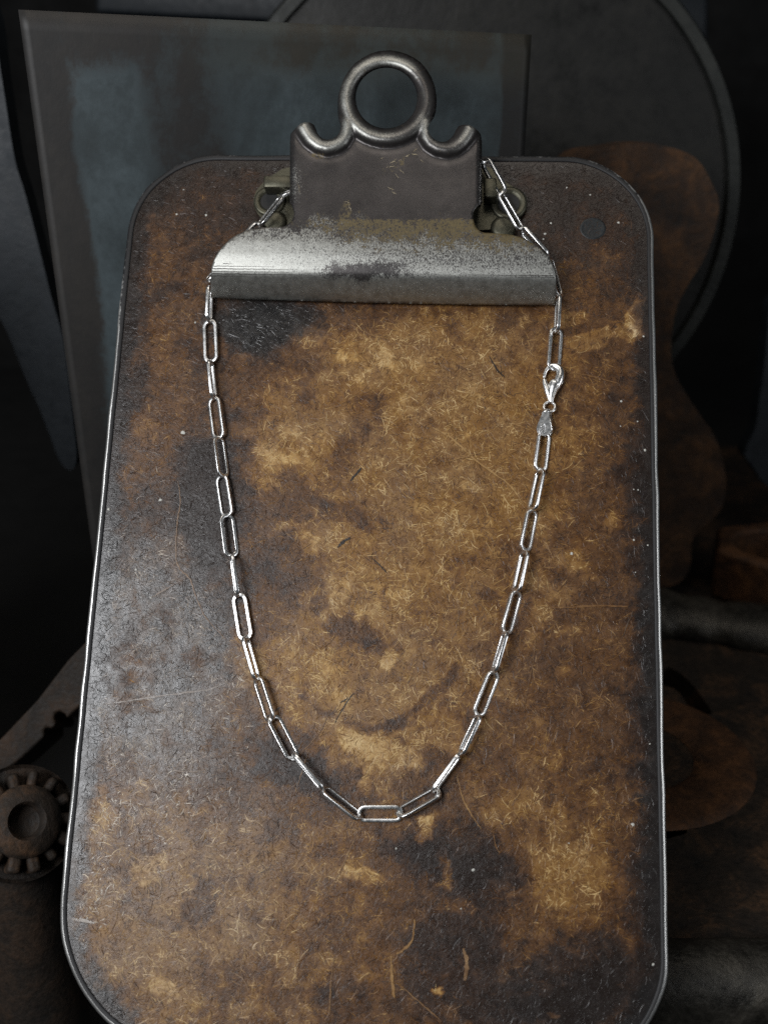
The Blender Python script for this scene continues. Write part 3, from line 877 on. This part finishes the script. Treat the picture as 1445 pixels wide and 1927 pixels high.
# ------------------------------------------------------------------ flecks stuck to the face
FLK = [(205, 958, 4), (302, 941, 5), (368, 607, 3), (345, 814, 6), (205, 1038, 2.4), (256, 1072, 3), (284, 1125, 3), (1075, 1042, 4.5), (1213, 847, 4), (1192, 1016, 3), (1168, 755, 3.5), (1199, 793, 2.5), (1167, 802, 2), (1210, 633, 3), (1190, 1552, 4.5), (1228, 1815, 3.5), (346, 357, 2.4), (333, 403, 3), (388, 405, 3.4), (1066, 353, 2.5), (1110, 367, 2.5), (1025, 440, 3.4), (1022, 450, 3.4), (1036, 420, 3.4), (1163, 419, 3.4), (1218, 1026, 2.5), (1195, 1077, 2), (745, 1597, 2.5), (1070, 1587, 2), (890, 1637, 4), (867, 1710, 2), (1222, 1400, 2), (172, 1193, 2), (1200, 922, 2.5), (1192, 921, 2)]
vs, fs, o_ = [], [], 0
for (px_, py_, r_) in FLK:
    c = board(px_, py_); rr = r_ / 6300 * .75
    n = 7; rad = rr * RNG.uniform(.7, 1.2, n)
    ring = [c + [rad[k] * math.cos(2 * math.pi * k / n), rad[k] * math.sin(2 * math.pi * k / n), .00002] for k in range(n)]
    vs += ring + [c + [0, 0, .00035]]
    fs += [(o_ + k, o_ + (k + 1) % n, o_ + n) for k in range(n)]; o_ += n + 1
fk = link('paint_flecks', mesh_np('flecks', vs, fs), M_FLECK, clipboard); fk['kind'] = 'stuff'

# ------------------------------------------------------------------ necklace
nb = board(716, 1548)
necklace = empty('necklace', 'silver chain of long paperclip links looped round the clip and hanging down the board', 'necklace', matrix=BOARD_M @ Matrix.Translation(nb))
NB = np.array(nb)
LEN, WID, WIRE = .0130, .0048, .00108


def link_mesh():
    L, W = LEN - WIRE, WID - WIRE
    r = W / 2; n = 10
    path = []
    for cx0, a0 in ((L / 2 - r * .92, -90), (-(L / 2 - r * .92), 90)):
        for i in range(n + 1):
            a = math.radians(a0 + 180 * i / n)
            path.append((cx0 + r * .92 * math.cos(a), r * math.sin(a) * (1.0), 0))
    P = np.array(path); m = len(P)
    sec = []
    hw, bv = WIRE / 2, WIRE * .17
    for (sx, sy) in ((1, 1), (-1, 1), (-1, -1), (1, -1)):
        c = np.array([sx * (hw - bv), sy * (hw - bv)])
        q = [c + [sx * bv, 0], c + [sx * bv * .7, sy * bv * .7], c + [0, sy * bv]]
        sec += q if sx * sy > 0 else q[::-1]
    verts, faces = [], []; k = len(sec)
    for i in range(m):
        t = P[(i + 1) % m] - P[i - 1]; t /= np.linalg.norm(t)
        o = np.array([t[1], -t[0], 0])
        for s in sec: verts.append(P[i] + o * s[0] + np.array([0, 0, s[1]]))
    for i in range(m):
        j = (i + 1) % m
        for a in range(k): faces.append((i * k + a, i * k + (a + 1) % k, j * k + (a + 1) % k, j * k + a))
    me = mesh_np('chain_link', verts, faces)
    import bmesh
    bm = bmesh.new(); bm.from_mesh(me); bmesh.ops.recalc_face_normals(bm, faces=bm.faces); bm.to_mesh(me); bm.free()
    me.materials.append(M_SILVER)
    try: me.set_sharp_from_angle(angle=math.radians(60))
    except Exception: pass
    return me


LM = link_mesh()
# tip to tip in the photo, width seen, heights of both tips above the board, side it rolls to
LINKS = [
    (533, 368, 487, 426, 22, .0062, .0052, 1), (491, 421, 437, 479, 14, .0050, .0045, -1), (440, 474, 387, 532, 22, .0045, .0034, 1),
    (396, 538, 393, 606, 8, .0032, .0027, -1), (395, 601, 398, 684, 31, .0012, .0010, 1), (396, 677, 403, 751, 9, .0027, .0027, -1),
    (402, 746, 413, 828, 27, .0012, .0012, 1), (410.5, 821, 421, 899, 21, .0021, .0021, -1), (416, 893, 429, 974, 28, .0011, .0011, 1),
    (426, 967, 436.5, 1049, 28, .0014, .0014, -1), (436, 1042, 447, 1125, 14, .0026, .0026, 1), (449, 1116, 464, 1206, 31, .0009, .0009, 1),
    (461, 1196, 485, 1281, 14, .0026, .0026, -1), (483, 1272, 511, 1359, 26, .0014, .0014, 1), (511, 1346, 555, 1431, 29, .0010, .0010, -1),
    (550, 1417, 610, 1489, 13, .0027, .0026, 1), (606, 1482, 681, 1541, 21, .0018, .0016, -1), (672, 1531, 759, 1531, 34, .0008, .0008, 1),
    (746, 1534, 829, 1487, 26, .0014, .0014, -1), (813, 1492, 868, 1416, 13, .0027, .0027, 1), (865, 1422, 902, 1343, 16, .0024, .0024, -1),
    (897, 1349, 931, 1262, 29, .0010, .0010, 1), (928, 1267, 952, 1186, 13, .0027, .0027, -1), (950, 1194, 973, 1111, 26, .0013, .0013, 1),
    (970, 1116, 988, 1034, 19, .0022, .0022, -1), (986, 1038, 1002, 958, 26, .0013, .0013, 1), (1000, 963, 1017.5, 881, 20, .0022, .0022, -1),
    (1014.5, 888, 1024, 812, 28, .0012, .0014, 1),
    (1040, 699, 1046.5, 616, 27, .0010, .0012, 1), (1047, 627, 1050.5, 555, 9, .0027, .0030, -1), (1053, 560, 1033, 483, 20, .0030, .0040, 1),
    (1031, 486, 979, 428, 10, .0042, .0055, -1), (982, 436, 939, 361, 22, .0052, .0062, 1), (948, 366, 911, 300, 18, .0062, .0066, -1),
    (918, 306, 838, 300, 20, .0066, .0052, 1), (842, 300, 760, 304, 16, .0050, .0046, -1), (764, 304, 680, 312, 22, .0046, .0046, 1), (684, 312, 602, 336, 16, .0046, .0050, -1), (606, 334, 526, 370, 22, .0050, .0060, 1)]
for (x1, y1, x2, y2, w, h1, h2, sg) in LINKS:
    A = board(x1, y1, h1); B_ = board(x2, y2, h2)
    ax = B_ - A; ln = np.linalg.norm(ax); ax /= ln
    my = (y1 + y2) / 2
    pxmm = float(np.hypot(x2 - x1, y2 - y1) / (np.linalg.norm((B_ - A)[:2]) * 1000))
    full, th = WID * 1000 * pxmm, WIRE * 1000 * pxmm
    best = min(np.linspace(0, 88, 89), key=lambda a: abs((full - th) * math.cos(math.radians(a)) + th * (abs(math.cos(math.radians(a))) + .8 * math.sin(math.radians(a))) - w))
    phi = math.radians(best) * sg
    side = np.cross([0, 0, 1.0], ax); side /= np.linalg.norm(side); up = np.cross(ax, side)
    wv = side * math.cos(phi) + up * math.sin(phi); nv = np.cross(ax, wv)
    mid = (A + B_) / 2
    o = bpy.data.objects.new('chain_link', LM); COL.objects.link(o); o.parent = necklace
    s = ln / LEN
    mid = mid - NB
    o.matrix_local = Matrix([[ax[i] * s, wv[i], nv[i], mid[i]] for i in range(3)] + [[0, 0, 0, 1]])


def nk(name, me, mat, parent=necklace, sharp=None):
    if parent is necklace:
        me.transform(Matrix.Translation(-Vector(NB)))
    else:
        me.transform(Matrix.Translation(-Vector(NB)))
    return link(name, me, mat, parent, sharp)


# lobster clasp: body with hook, sprung lever, thumb knob
bp = catmull([(1036.5, 757), (1037.5, 747), (1042, 735), (1047.5, 724), (1052, 713), (1054, 703), (1052, 694.5), (1045, 689), (1036, 689), (1030, 693.5), (1025.5, 701), (1023, 711)], 6, False)
tt = np.linspace(0, 1, len(bp))
rad = np.interp(tt, [0, .15, .35, .55, .68, .8, 1], [4.0, 6.4, 8.8, 7.4, 5.0, 3.7, 3.0]) / 6050
cl = nk('lobster_clasp', tube(board(bp[:, 0], bp[:, 1], np.interp(tt, [0, .4, 1], [.0014, .0017, .0015])), rad, 14, flat=.85), M_SILVER)
lp = catmull([(1023.2, 713), (1025.5, 723), (1030, 735), (1033.5, 746), (1035.5, 755)], 6, False)
tt = np.linspace(0, 1, len(lp))
nk('lever', tube(board(lp[:, 0], lp[:, 1], .0016), np.interp(tt, [0, .1, .5, 1], [3.6, 4.4, 7.0, 4.4]) / 6050, 12, flat=.8), M_SILVER, cl)
cbp = catmull([(1036.5, 758), (1037, 748), (1039, 737), (1042, 727), (1045.5, 717)], 5, False)
nk('clasp_body', tube(board(cbp[:, 0], cbp[:, 1], .0016), np.interp(np.linspace(0, 1, len(cbp)), [0, .3, .7, .9, 1], [4.5, 6.5, 10.5, 11.0, 8.5]) / 6050, 16, flat=.75), M_SILVER, cl)
kp = np.array([(1052, 728), (1056, 722), (1060, 717)])
nk('thumb_knob', tube(board(kp[:, 0], kp[:, 1], .0018), np.array([1.5, 1.7, 2.7]) / 6050, 10), M_SILVER, cl)
rp = np.array([(1041 + 0 * t, 741 - t) for t in np.linspace(-10, 16, 14)]); rp[:, 0] = np.linspace(1039.5, 1049, 14)
nk('body_ridge', tube(board(rp[:, 0], rp[:, 1], .0030), np.array([1.6] * 14) / 6050, 8), M_SILVER, cl)
jr = np.array([(1033.5 + 10.6 * math.cos(a), 766 + 9.6 * math.sin(a)) for a in np.linspace(0, 2 * math.pi, 40, endpoint=False)])
nk('jump_ring', tube(board(jr[:, 0], jr[:, 1], .0016 + .0006 * np.sin(np.linspace(0, 2 * math.pi, 40, endpoint=False))), 3.0 / 6050, 10, closed=True), M_SILVER)
# folded tag with the hallmark
TAGO = catmull([(1020.5, 775), (1032, 774.5), (1033, 782), (1034.5, 792), (1036, 802), (1035, 811), (1030, 818), (1022, 820), (1013, 816.5), (1009.5, 808), (1011, 799), (1015, 789), (1018.5, 781)], 5)
tgp = nk('hallmark_tag', extrude_poly(TAGO, lambda v: board(v[:, 0], v[:, 1], .0031 - (v[:, 1] - 775) * .00001 + (v[:, 0] - 1020) * .000004), (0, 0, -.00035)), M_SILVER, sharp=40); bevel(tgp, .00012, 2)
bkl = nk('tag_back_leaf', extrude_poly(TAGO + np.array([4.5, 1.5]), lambda v: board(v[:, 0], v[:, 1], np.full(len(v), .0008)), (0, 0, -.00035)), M_SILVER, tgp, 40)
fv = []
for i, t in enumerate(np.linspace(0, 1, 9)):
    a = math.pi * t
    for xx in (1021, 1033.5):
        h = .0019 + .00115 * math.cos(a); fv.append(board(xx + 3 * t, 775.5 - 6 * math.sin(a) + 1.0 * t, h))
nf = mesh_np('fold', fv, [(2 * i, 2 * i + 1, 2 * i + 3, 2 * i + 2) for i in range(8)])
fo = nk('tag_fold', nf, M_SILVER, tgp); s_ = fo.modifiers.new('sheet', 'SOLIDIFY'); s_.thickness = .0003; s_.offset = 0
sd = np.array([(1033, 783), (1035.5, 795), (1037.5, 806), (1037, 813)])
sv = np.vstack([board(sd[:, 0], sd[:, 1], .0029), board(sd[:, 0] + 3, sd[:, 1] + 1, .0009)])
s2 = nk('tag_side', mesh_np('side', sv, [(i, i + 1, i + 5, i + 4) for i in range(3)]), M_SILVER, tgp); s_ = s2.modifiers.new('sheet', 'SOLIDIFY'); s_.thickness = .0003; s_.offset = 0
th_ = lambda x, y: board(x, y, .0031 - (y - 775) * .00001 + (x - 1020) * .000004 + .00006)
axis_t = np.array([1016.5 - 1022.5, 818 - 796.5]) * 1.0
ov = np.array([(1020 + 5.6 * math.cos(a) - 1.6 * math.sin(a), 807 + 10.6 * math.sin(a)) for a in np.linspace(0, 2 * math.pi, 36, endpoint=False)])
nk('stamp_oval', tube(th_(ov[:, 0], ov[:, 1]), .5 / 6050, 6, closed=True), M_LETTER, tgp)
# digits 9 2 5 as raised strokes, read up along the tag
DIG = {'9': [(.9, .55), (.5, .42), (.12, .6), (.15, .88), (.5, 1), (.85, .88), (.9, .55), (.8, .2), (.4, 0)], '2': [(.1, .8), (.35, 1), (.75, .95), (.85, .7), (.1, 0), (.95, 0)], '5': [(.85, 1), (.2, 1), (.15, .6), (.55, .66), (.88, .4), (.7, .06), (.1, .05)]}
dm = []
for i, ch in enumerate('925'):
    s = np.array(DIG[ch])
    uu_ = (s[:, 0] - .5) * 4.2 + (i - 1) * 5.2; vv_ = (s[:, 1] - .5) * 5.6
    X_ = 1020 - vv_ * 1.0 + uu_ * .16; Y_ = 807 - uu_
    dm.append(tube(th_(X_, Y_), .42 / 6050, 5))
nk('hallmark_number', join(dm), M_LETTER, tgp)

# ------------------------------------------------------------------ things behind
# painted steel plate the board leans on
PLY, PLYAW = .385, .20
tl, tr = at_y(35, 18, PLY, PLYAW), at_y(1000, 65, PLY, PLYAW)
bl_, br_ = at_y(150, 860, PLY, PLYAW), at_y(986, 300, PLY, PLYAW)
dl_ = bl_ - tl; dr_ = br_ - tr
bl_ = tl + dl_ * (.0205 - tl[2]) / dl_[2]; br_ = tr + dr_ * (.0205 - tr[2]) / dr_[2]
NXp, NYp = 60, 60
us, vsq = np.meshgrid(np.linspace(0, 1, NXp), np.linspace(0, 1, NYp))
Pp = (tl * (1 - us[..., None]) + tr * us[..., None]) * (1 - vsq[..., None]) + (bl_ * (1 - us[..., None]) + br_ * us[..., None]) * vsq[..., None]
pn = np.cross(tr - tl, bl_ - tl); pn /= np.linalg.norm(pn)
if pn[1] < 0: pn = -pn
Vp = Pp.reshape(-1, 3)
q0 = np.arange((NYp - 1) * NXp).reshape(NYp - 1, NXp)[:, :-1].ravel()
Qp = np.stack([q0, q0 + NXp, q0 + NXp + 1, q0 + 1], -1)
plate_e = empty('steel_plate', 'upright blue-grey painted steel plate with rusty borders behind the clip', 'steel plate', loc=tuple((bl_ + br_) / 2))
PO = (bl_ + br_) / 2
me = mesh_quads('sheet', Vp - PO, Qp)
uf, vf = us.ravel(), vsq.ravel()
border_shade = np.maximum.reduce([(1 - smooth(.04, .13, uf)) * .68, smooth(.92, .95, uf) * .72, (1 - smooth(.02, .09, vf)) * .55, smooth(.42, .66, vf) * .8])  # last term paints the lower half dark as shade; the rest is rust
border_shade = np.maximum(border_shade, (.42 + .3 * fbm(uf * 9, vf * 9, 3, 2)) * (1 - smooth(.05, .16, np.abs(uf - .30))) * (vf < .6))
ggreen = (1 - smooth(.015, .04, np.abs(vf - .02))) * smooth(.2, .5, uf) * .15
set_attr(me, 'wear_light', np.stack([border_shade, ggreen, 0 * uf], -1))
sh = link('sheet', me, mat_painted_plate(), plate_e); s_ = sh.modifiers.new('plate', 'SOLIDIFY'); s_.thickness = .003; s_.offset = -1 if True else 0

# large round disc
dc = at_y(892, 392, .56); dedge = at_y(1386, 392, .56); DR = float(np.linalg.norm(dedge - dc))
disc = empty('round_disc', 'large dark round steel disc standing behind the painted plate', 'metal disc', loc=(dc[0], dc[1], dc[2] - DR))
dm_ = lathe([(0, .004), (DR * .30, .0042), (DR * .50, .0045), (DR * .66, .0038), (DR * .80, .0035), (DR * .945, .003), (DR * .95, -.01), (0, -.01)], 96)
dm_.transform(Matrix.Translation((0, 0, DR)) @ Matrix.Rotation(math.radians(90), 4, 'X'))
link('face', dm_, M_DISC, disc, 30)
rm = lathe([(DR * .945, .0025), (DR * .95, .006), (DR * .99, .006), (DR, .003), (DR, -.012), (DR * .95, -.012)], 128)
rm.transform(Matrix.Translation((0, 0, DR)) @ Matrix.Rotation(math.radians(90), 4, 'X'))
link('raised_rim', rm, M_DISCR, disc, 30)

# steel beam far behind
bmq = np.array([(180, -70), (1332, -12), (1332, 82), (180, 24)], float)
be = link('steel_beam', extrude_poly(bmq, lambda v: at_y(v[:, 0], v[:, 1], .80), (0, .04, 0)), M_BLUE); tag(be, 'dim blue-grey beam crossing far behind the disc at the top', 'beam', 'thing'); bevel(be, .003, 2)

# two-lobed rusty iron plate
LOB = catmull([(1060, 300), (1136, 277), (1200, 270), (1260, 277), (1310, 299), (1339, 345), (1352, 385), (1343, 436), (1323, 490), (1294, 536), (1273, 581), (1264, 630), (1266, 690), (1288, 737), (1319, 784), (1344, 821), (1360, 868), (1365, 912), (1360, 949), (1341, 977), (1313, 998), (1301, 1020), (1299, 1058), (1291, 1083), (1270, 1100), (1230, 1106), (1100, 1106), (1040, 1000), (1040, 800), (1040, 600), (1040, 420)], 5)
lo = link('lobed_plate', extrude_poly(LOB, lambda v: at_y(v[:, 0], v[:, 1], .492), (0, .018, 0)), M_RUST, None, 35); tag(lo, 'rusty brown iron plate with a narrow waist between two round lobes', 'iron plate'); bevel(lo, .0060, 4)

# cast iron bed to the right, with slots and a round boss
bed_e = empty('machine_bed', 'rusty cast iron machine bed with slots and a round boss, right of the clipboard', 'machine bed', loc=(.2, .35, ZB - .06))
BE = np.array([.2, .35, ZB - .06])


def bedpx(pts): return at_z(np.array(pts, float)[:, 0], np.array(pts, float)[:, 1], ZB)[:, :2]


slot1 = bedpx(catmull([(1248, 1254), (1272, 1262), (1298, 1284), (1320, 1312), (1338, 1342), (1318, 1343), (1302, 1342), (1286, 1314), (1268, 1296), (1246, 1286)], 3))
slot2 = bedpx(catmull([(1225, 1512), (1262, 1522), (1282, 1545), (1291, 1566), (1270, 1573), (1225, 1580)], 3))
fe = bedpx([(1240, 1768), (1460, 1768)])
bo = np.array([(.05, fe[0, 1]), (.45, fe[1, 1]), (.45, .74), (.05, .74)])
bm_ = extrude_poly(bo, lambda v: np.c_[v, np.full(len(v), ZB)] - BE, (0, 0, -.03), [slot1, slot2])
bb = link('bed_plate', bm_, M_RUSTB, bed_e, 35); bevel(bb, .002, 2)
ft = link('bed_foot', box_me(.08 - BE[0], .44 - BE[0], .27 - BE[1], .72 - BE[1], .0205 - BE[2], ZB - .0302 - BE[2]), M_RUSTB, bed_e)
bc = at_z(1190, 1420, ZB); bedge = at_z(1412, 1500, ZB); br0 = float(np.linalg.norm((bedge - bc)[:2]))
bs = lathe([(br0, .0002), (br0 * .985, .0035), (br0 * .95, .0050), (br0 * .80, .0052), (br0 * .78, .0044), (.0, .0042)], 72)
for v in bs.vertices: pass
slots_clear = .0
bsv = np.array([tuple(v.co) for v in bs.vertices])
rg = lathe([(br0 * 1.00, .0002), (br0 * .97, .0014), (br0 * .90, .0018), (br0 * .70, .0019), (br0 * .55, .0012), (br0 * .50, .0002)], 96)
rg.transform(Matrix.Translation(Vector(bc - BE)))
link('boss_ring', rg, M_RUSTO, bed_e, 50)
# rounded ledge across the back of the bed
la, lb = at_z(1150, 1158, ZB), at_z(1520, 1212, ZB)
lg = tube(np.linspace(la, lb, 24) - BE + [0, 0, .004], .0175 + .0016 * np.sin(np.linspace(0, 9, 24)) + .0008 * np.sin(np.linspace(0, 31, 24)), 24, flat=.62)
link('ledge', lg, M_GREYIRON, bed_e)
# hexagonal nut
nc = at_z(1440, 1110, ZB); nc = np.array([.199, .500, ZB])
NR = .0315; prof_n = []
hexo = np.array([(NR * math.cos(math.radians(60 * k + 14)), NR * math.sin(math.radians(60 * k + 14))) for k in range(6)])
hexh = np.array([(NR * .60 * math.cos(a), NR * .60 * math.sin(a)) for a in np.linspace(0, 2 * math.pi, 40, endpoint=False)])
nu = link('hex_nut', extrude_poly(hexo, lambda v: np.c_[v, np.full(len(v), .027)], (0, 0, -.0268), [hexh]), M_RUSTO, None, 30); nu.location = (nc[0], nc[1], ZB + .0002)
tag(nu, 'big rusty hexagonal nut lying on the iron bed', 'nut'); bevel(nu, .002, 2)

# round bar under the clipboard
ba = at_z(1350, 1852, .098); BRAD = .0128
bz = np.array([[x, float(ba[1]), .098] for x in np.linspace(-.05, .36, 30)])
rb = link('round_bar', tube(bz - [.15, bz[0, 1], .0205], BRAD * (1 + .02 * np.sin(np.linspace(0, 20, 30))), 32), M_GREYIRON); rb.location = (.15, bz[0, 1], .0205)
tag(rb, 'thick round iron bar running out to the right under the clipboard', 'iron bar')

# toothed cast iron knob on a tapered stem, left of the board
kc = CAM + ray(44, 1547) * .345
kn = empty('toothed_knob', 'rusty cast iron knob with pockets round its rim, left of the clipboard', 'knob', loc=(kc[0], kc[1], .0205))
ax_ = -ray(44, 1547); ax_ = ax_ / np.linalg.norm(ax_) + np.array([.28, 0, .10]); ax_ /= np.linalg.norm(ax_)
KM = Matrix.Translation(Vector(kc - np.array([kc[0], kc[1], .0205]))) @ Vector(ax_).to_track_quat('Z', 'Y').to_matrix().to_4x4()
kr = 104 * .345 / 2000


def kpart(name, me, mat, sharp=35):
    me.transform(KM); return link(name, me, mat, kn, sharp)


kpart('hub', lathe([(.0, .0010), (kr * .22, .0012), (kr * .27, .0018), (kr * .30, .0052), (kr * .34, .0060), (kr * .56, .0052), (kr * .64, .0038), (kr * .66, -.004), (0, -.004)], 48), M_RUSTB)
kpart('flange', lathe([(kr * .6, -.0042), (kr * .98, -.0042), (kr * 1.04, -.0030), (kr * 1.04, -.0075), (kr * .98, -.0100), (0, -.0100)], 64), M_RUSTD)
for k in range(14):
    a = 2 * math.pi * (k + .3) / 14
    tw = kr * random.uniform(.085, .125); me = box_me(kr * .58, kr * random.uniform(.88, .97), -tw, tw, -.0045, .0022 + .0014 * random.random())
    me.transform(Matrix.Rotation(a, 4, 'Z'))
    tm = kpart('tooth', me, M_RUSTB); bevel(tm, .0013, 3)
s0, s1 = np.array([0, 0, kc[2] - .0205]) + np.array(ax_) * -.012, np.array([-.006, .004, .0])
kpart_me = tube(np.linspace(s0, s1, 20), np.linspace(kr * .72, kr * .95, 20), 28)
link('stem', kpart_me, M_RUSTD, kn)

# notched arm going up behind the knob
ARM = np.array([(-60, 1425), (0, 1392), (70, 1318), (130, 1240), (190, 1180), (220, 1215), (190, 1270), (150, 1330), (126, 1352), (122, 1343), (113, 1338), (104, 1342), (101, 1352), (106, 1362), (98, 1372), (88, 1368), (82, 1374), (84, 1386), (70, 1400), (30, 1436), (-60, 1500)], float)
ar = link('notched_arm', extrude_poly(ARM, lambda v: CAM + ray(v[:, 0], v[:, 1]) * .40, (0.0, .022, -.014)), M_RUSTD, None, 35); tag(ar, 'rusty iron arm with rounded notches slanting up behind the toothed knob', 'iron arm'); bevel(ar, .003, 3)

# grey steel offcut low at the left
OFF = np.array([(28, 1796), (48, 1752), (160, 1690), (200, 1800), (112, 1803)], float)
of_ = link('steel_offcut', extrude_poly(OFF, lambda v: CAM + ray(v[:, 0], v[:, 1]) * .40, (0, .008, -.006)), M_GREYIRON, None, 35); tag(of_, 'small grey flat steel piece low down beside the clipboard corner', 'steel piece'); bevel(of_, .001, 2)

# curved dark blue legs at both sides
LEGL = catmull([(-90, -60), (-20, 0), (2, 131), (12, 194), (29, 300), (48, 363), (73, 460), (97, 557), (120, 640), (133, 740), (141, 810), (145, 855), (141, 880), (128, 884), (112, 866), (100, 835), (73, 765), (54, 725), (22, 645), (0, 598), (-60, 480), (-120, 300)], 4)
ll = link('curved_leg', extrude_poly(LEGL, lambda v: at_y(v[:, 0], v[:, 1], .47), (0, .012, 0)), M_BLUE, None, 35)
tag(ll, 'dark blue painted curved leg tapering down left of the painted plate', 'leg'); bevel(ll, .003, 3)
LEGR = catmull([(1460, 560), (1442, 640), (1436, 695), (1428, 747), (1420, 805), (1399, 852), (1413, 876), (1445, 916), (1540, 960), (1600, 800), (1560, 600)], 4)
lr = link('painted_bracket', extrude_poly(LEGR, lambda v: at_y(v[:, 0], v[:, 1], .56), (0, .012, 0)), M_BLUE, None, 35)
tag(lr, 'blue-grey painted bracket with a hooked edge above the hexagonal nut', 'bracket'); bevel(lr, .003, 3)

# added dark column out of view at left, blocks window light from the background
cv = np.array([(-.36, .30), (-.215, .30), (-.205, .31), (-.205, .365), (-.215, .375), (-.36, .375)])
co_ = link('light_block_column', extrude_poly(cv, lambda v: np.c_[v, np.full(len(v), .315)], (0, 0, -.2945)), M_RUSTB, None, 35); tag(co_, 'added dark column out of view that shades the lower left background', 'column', 'thing'); bevel(co_, .006, 3)
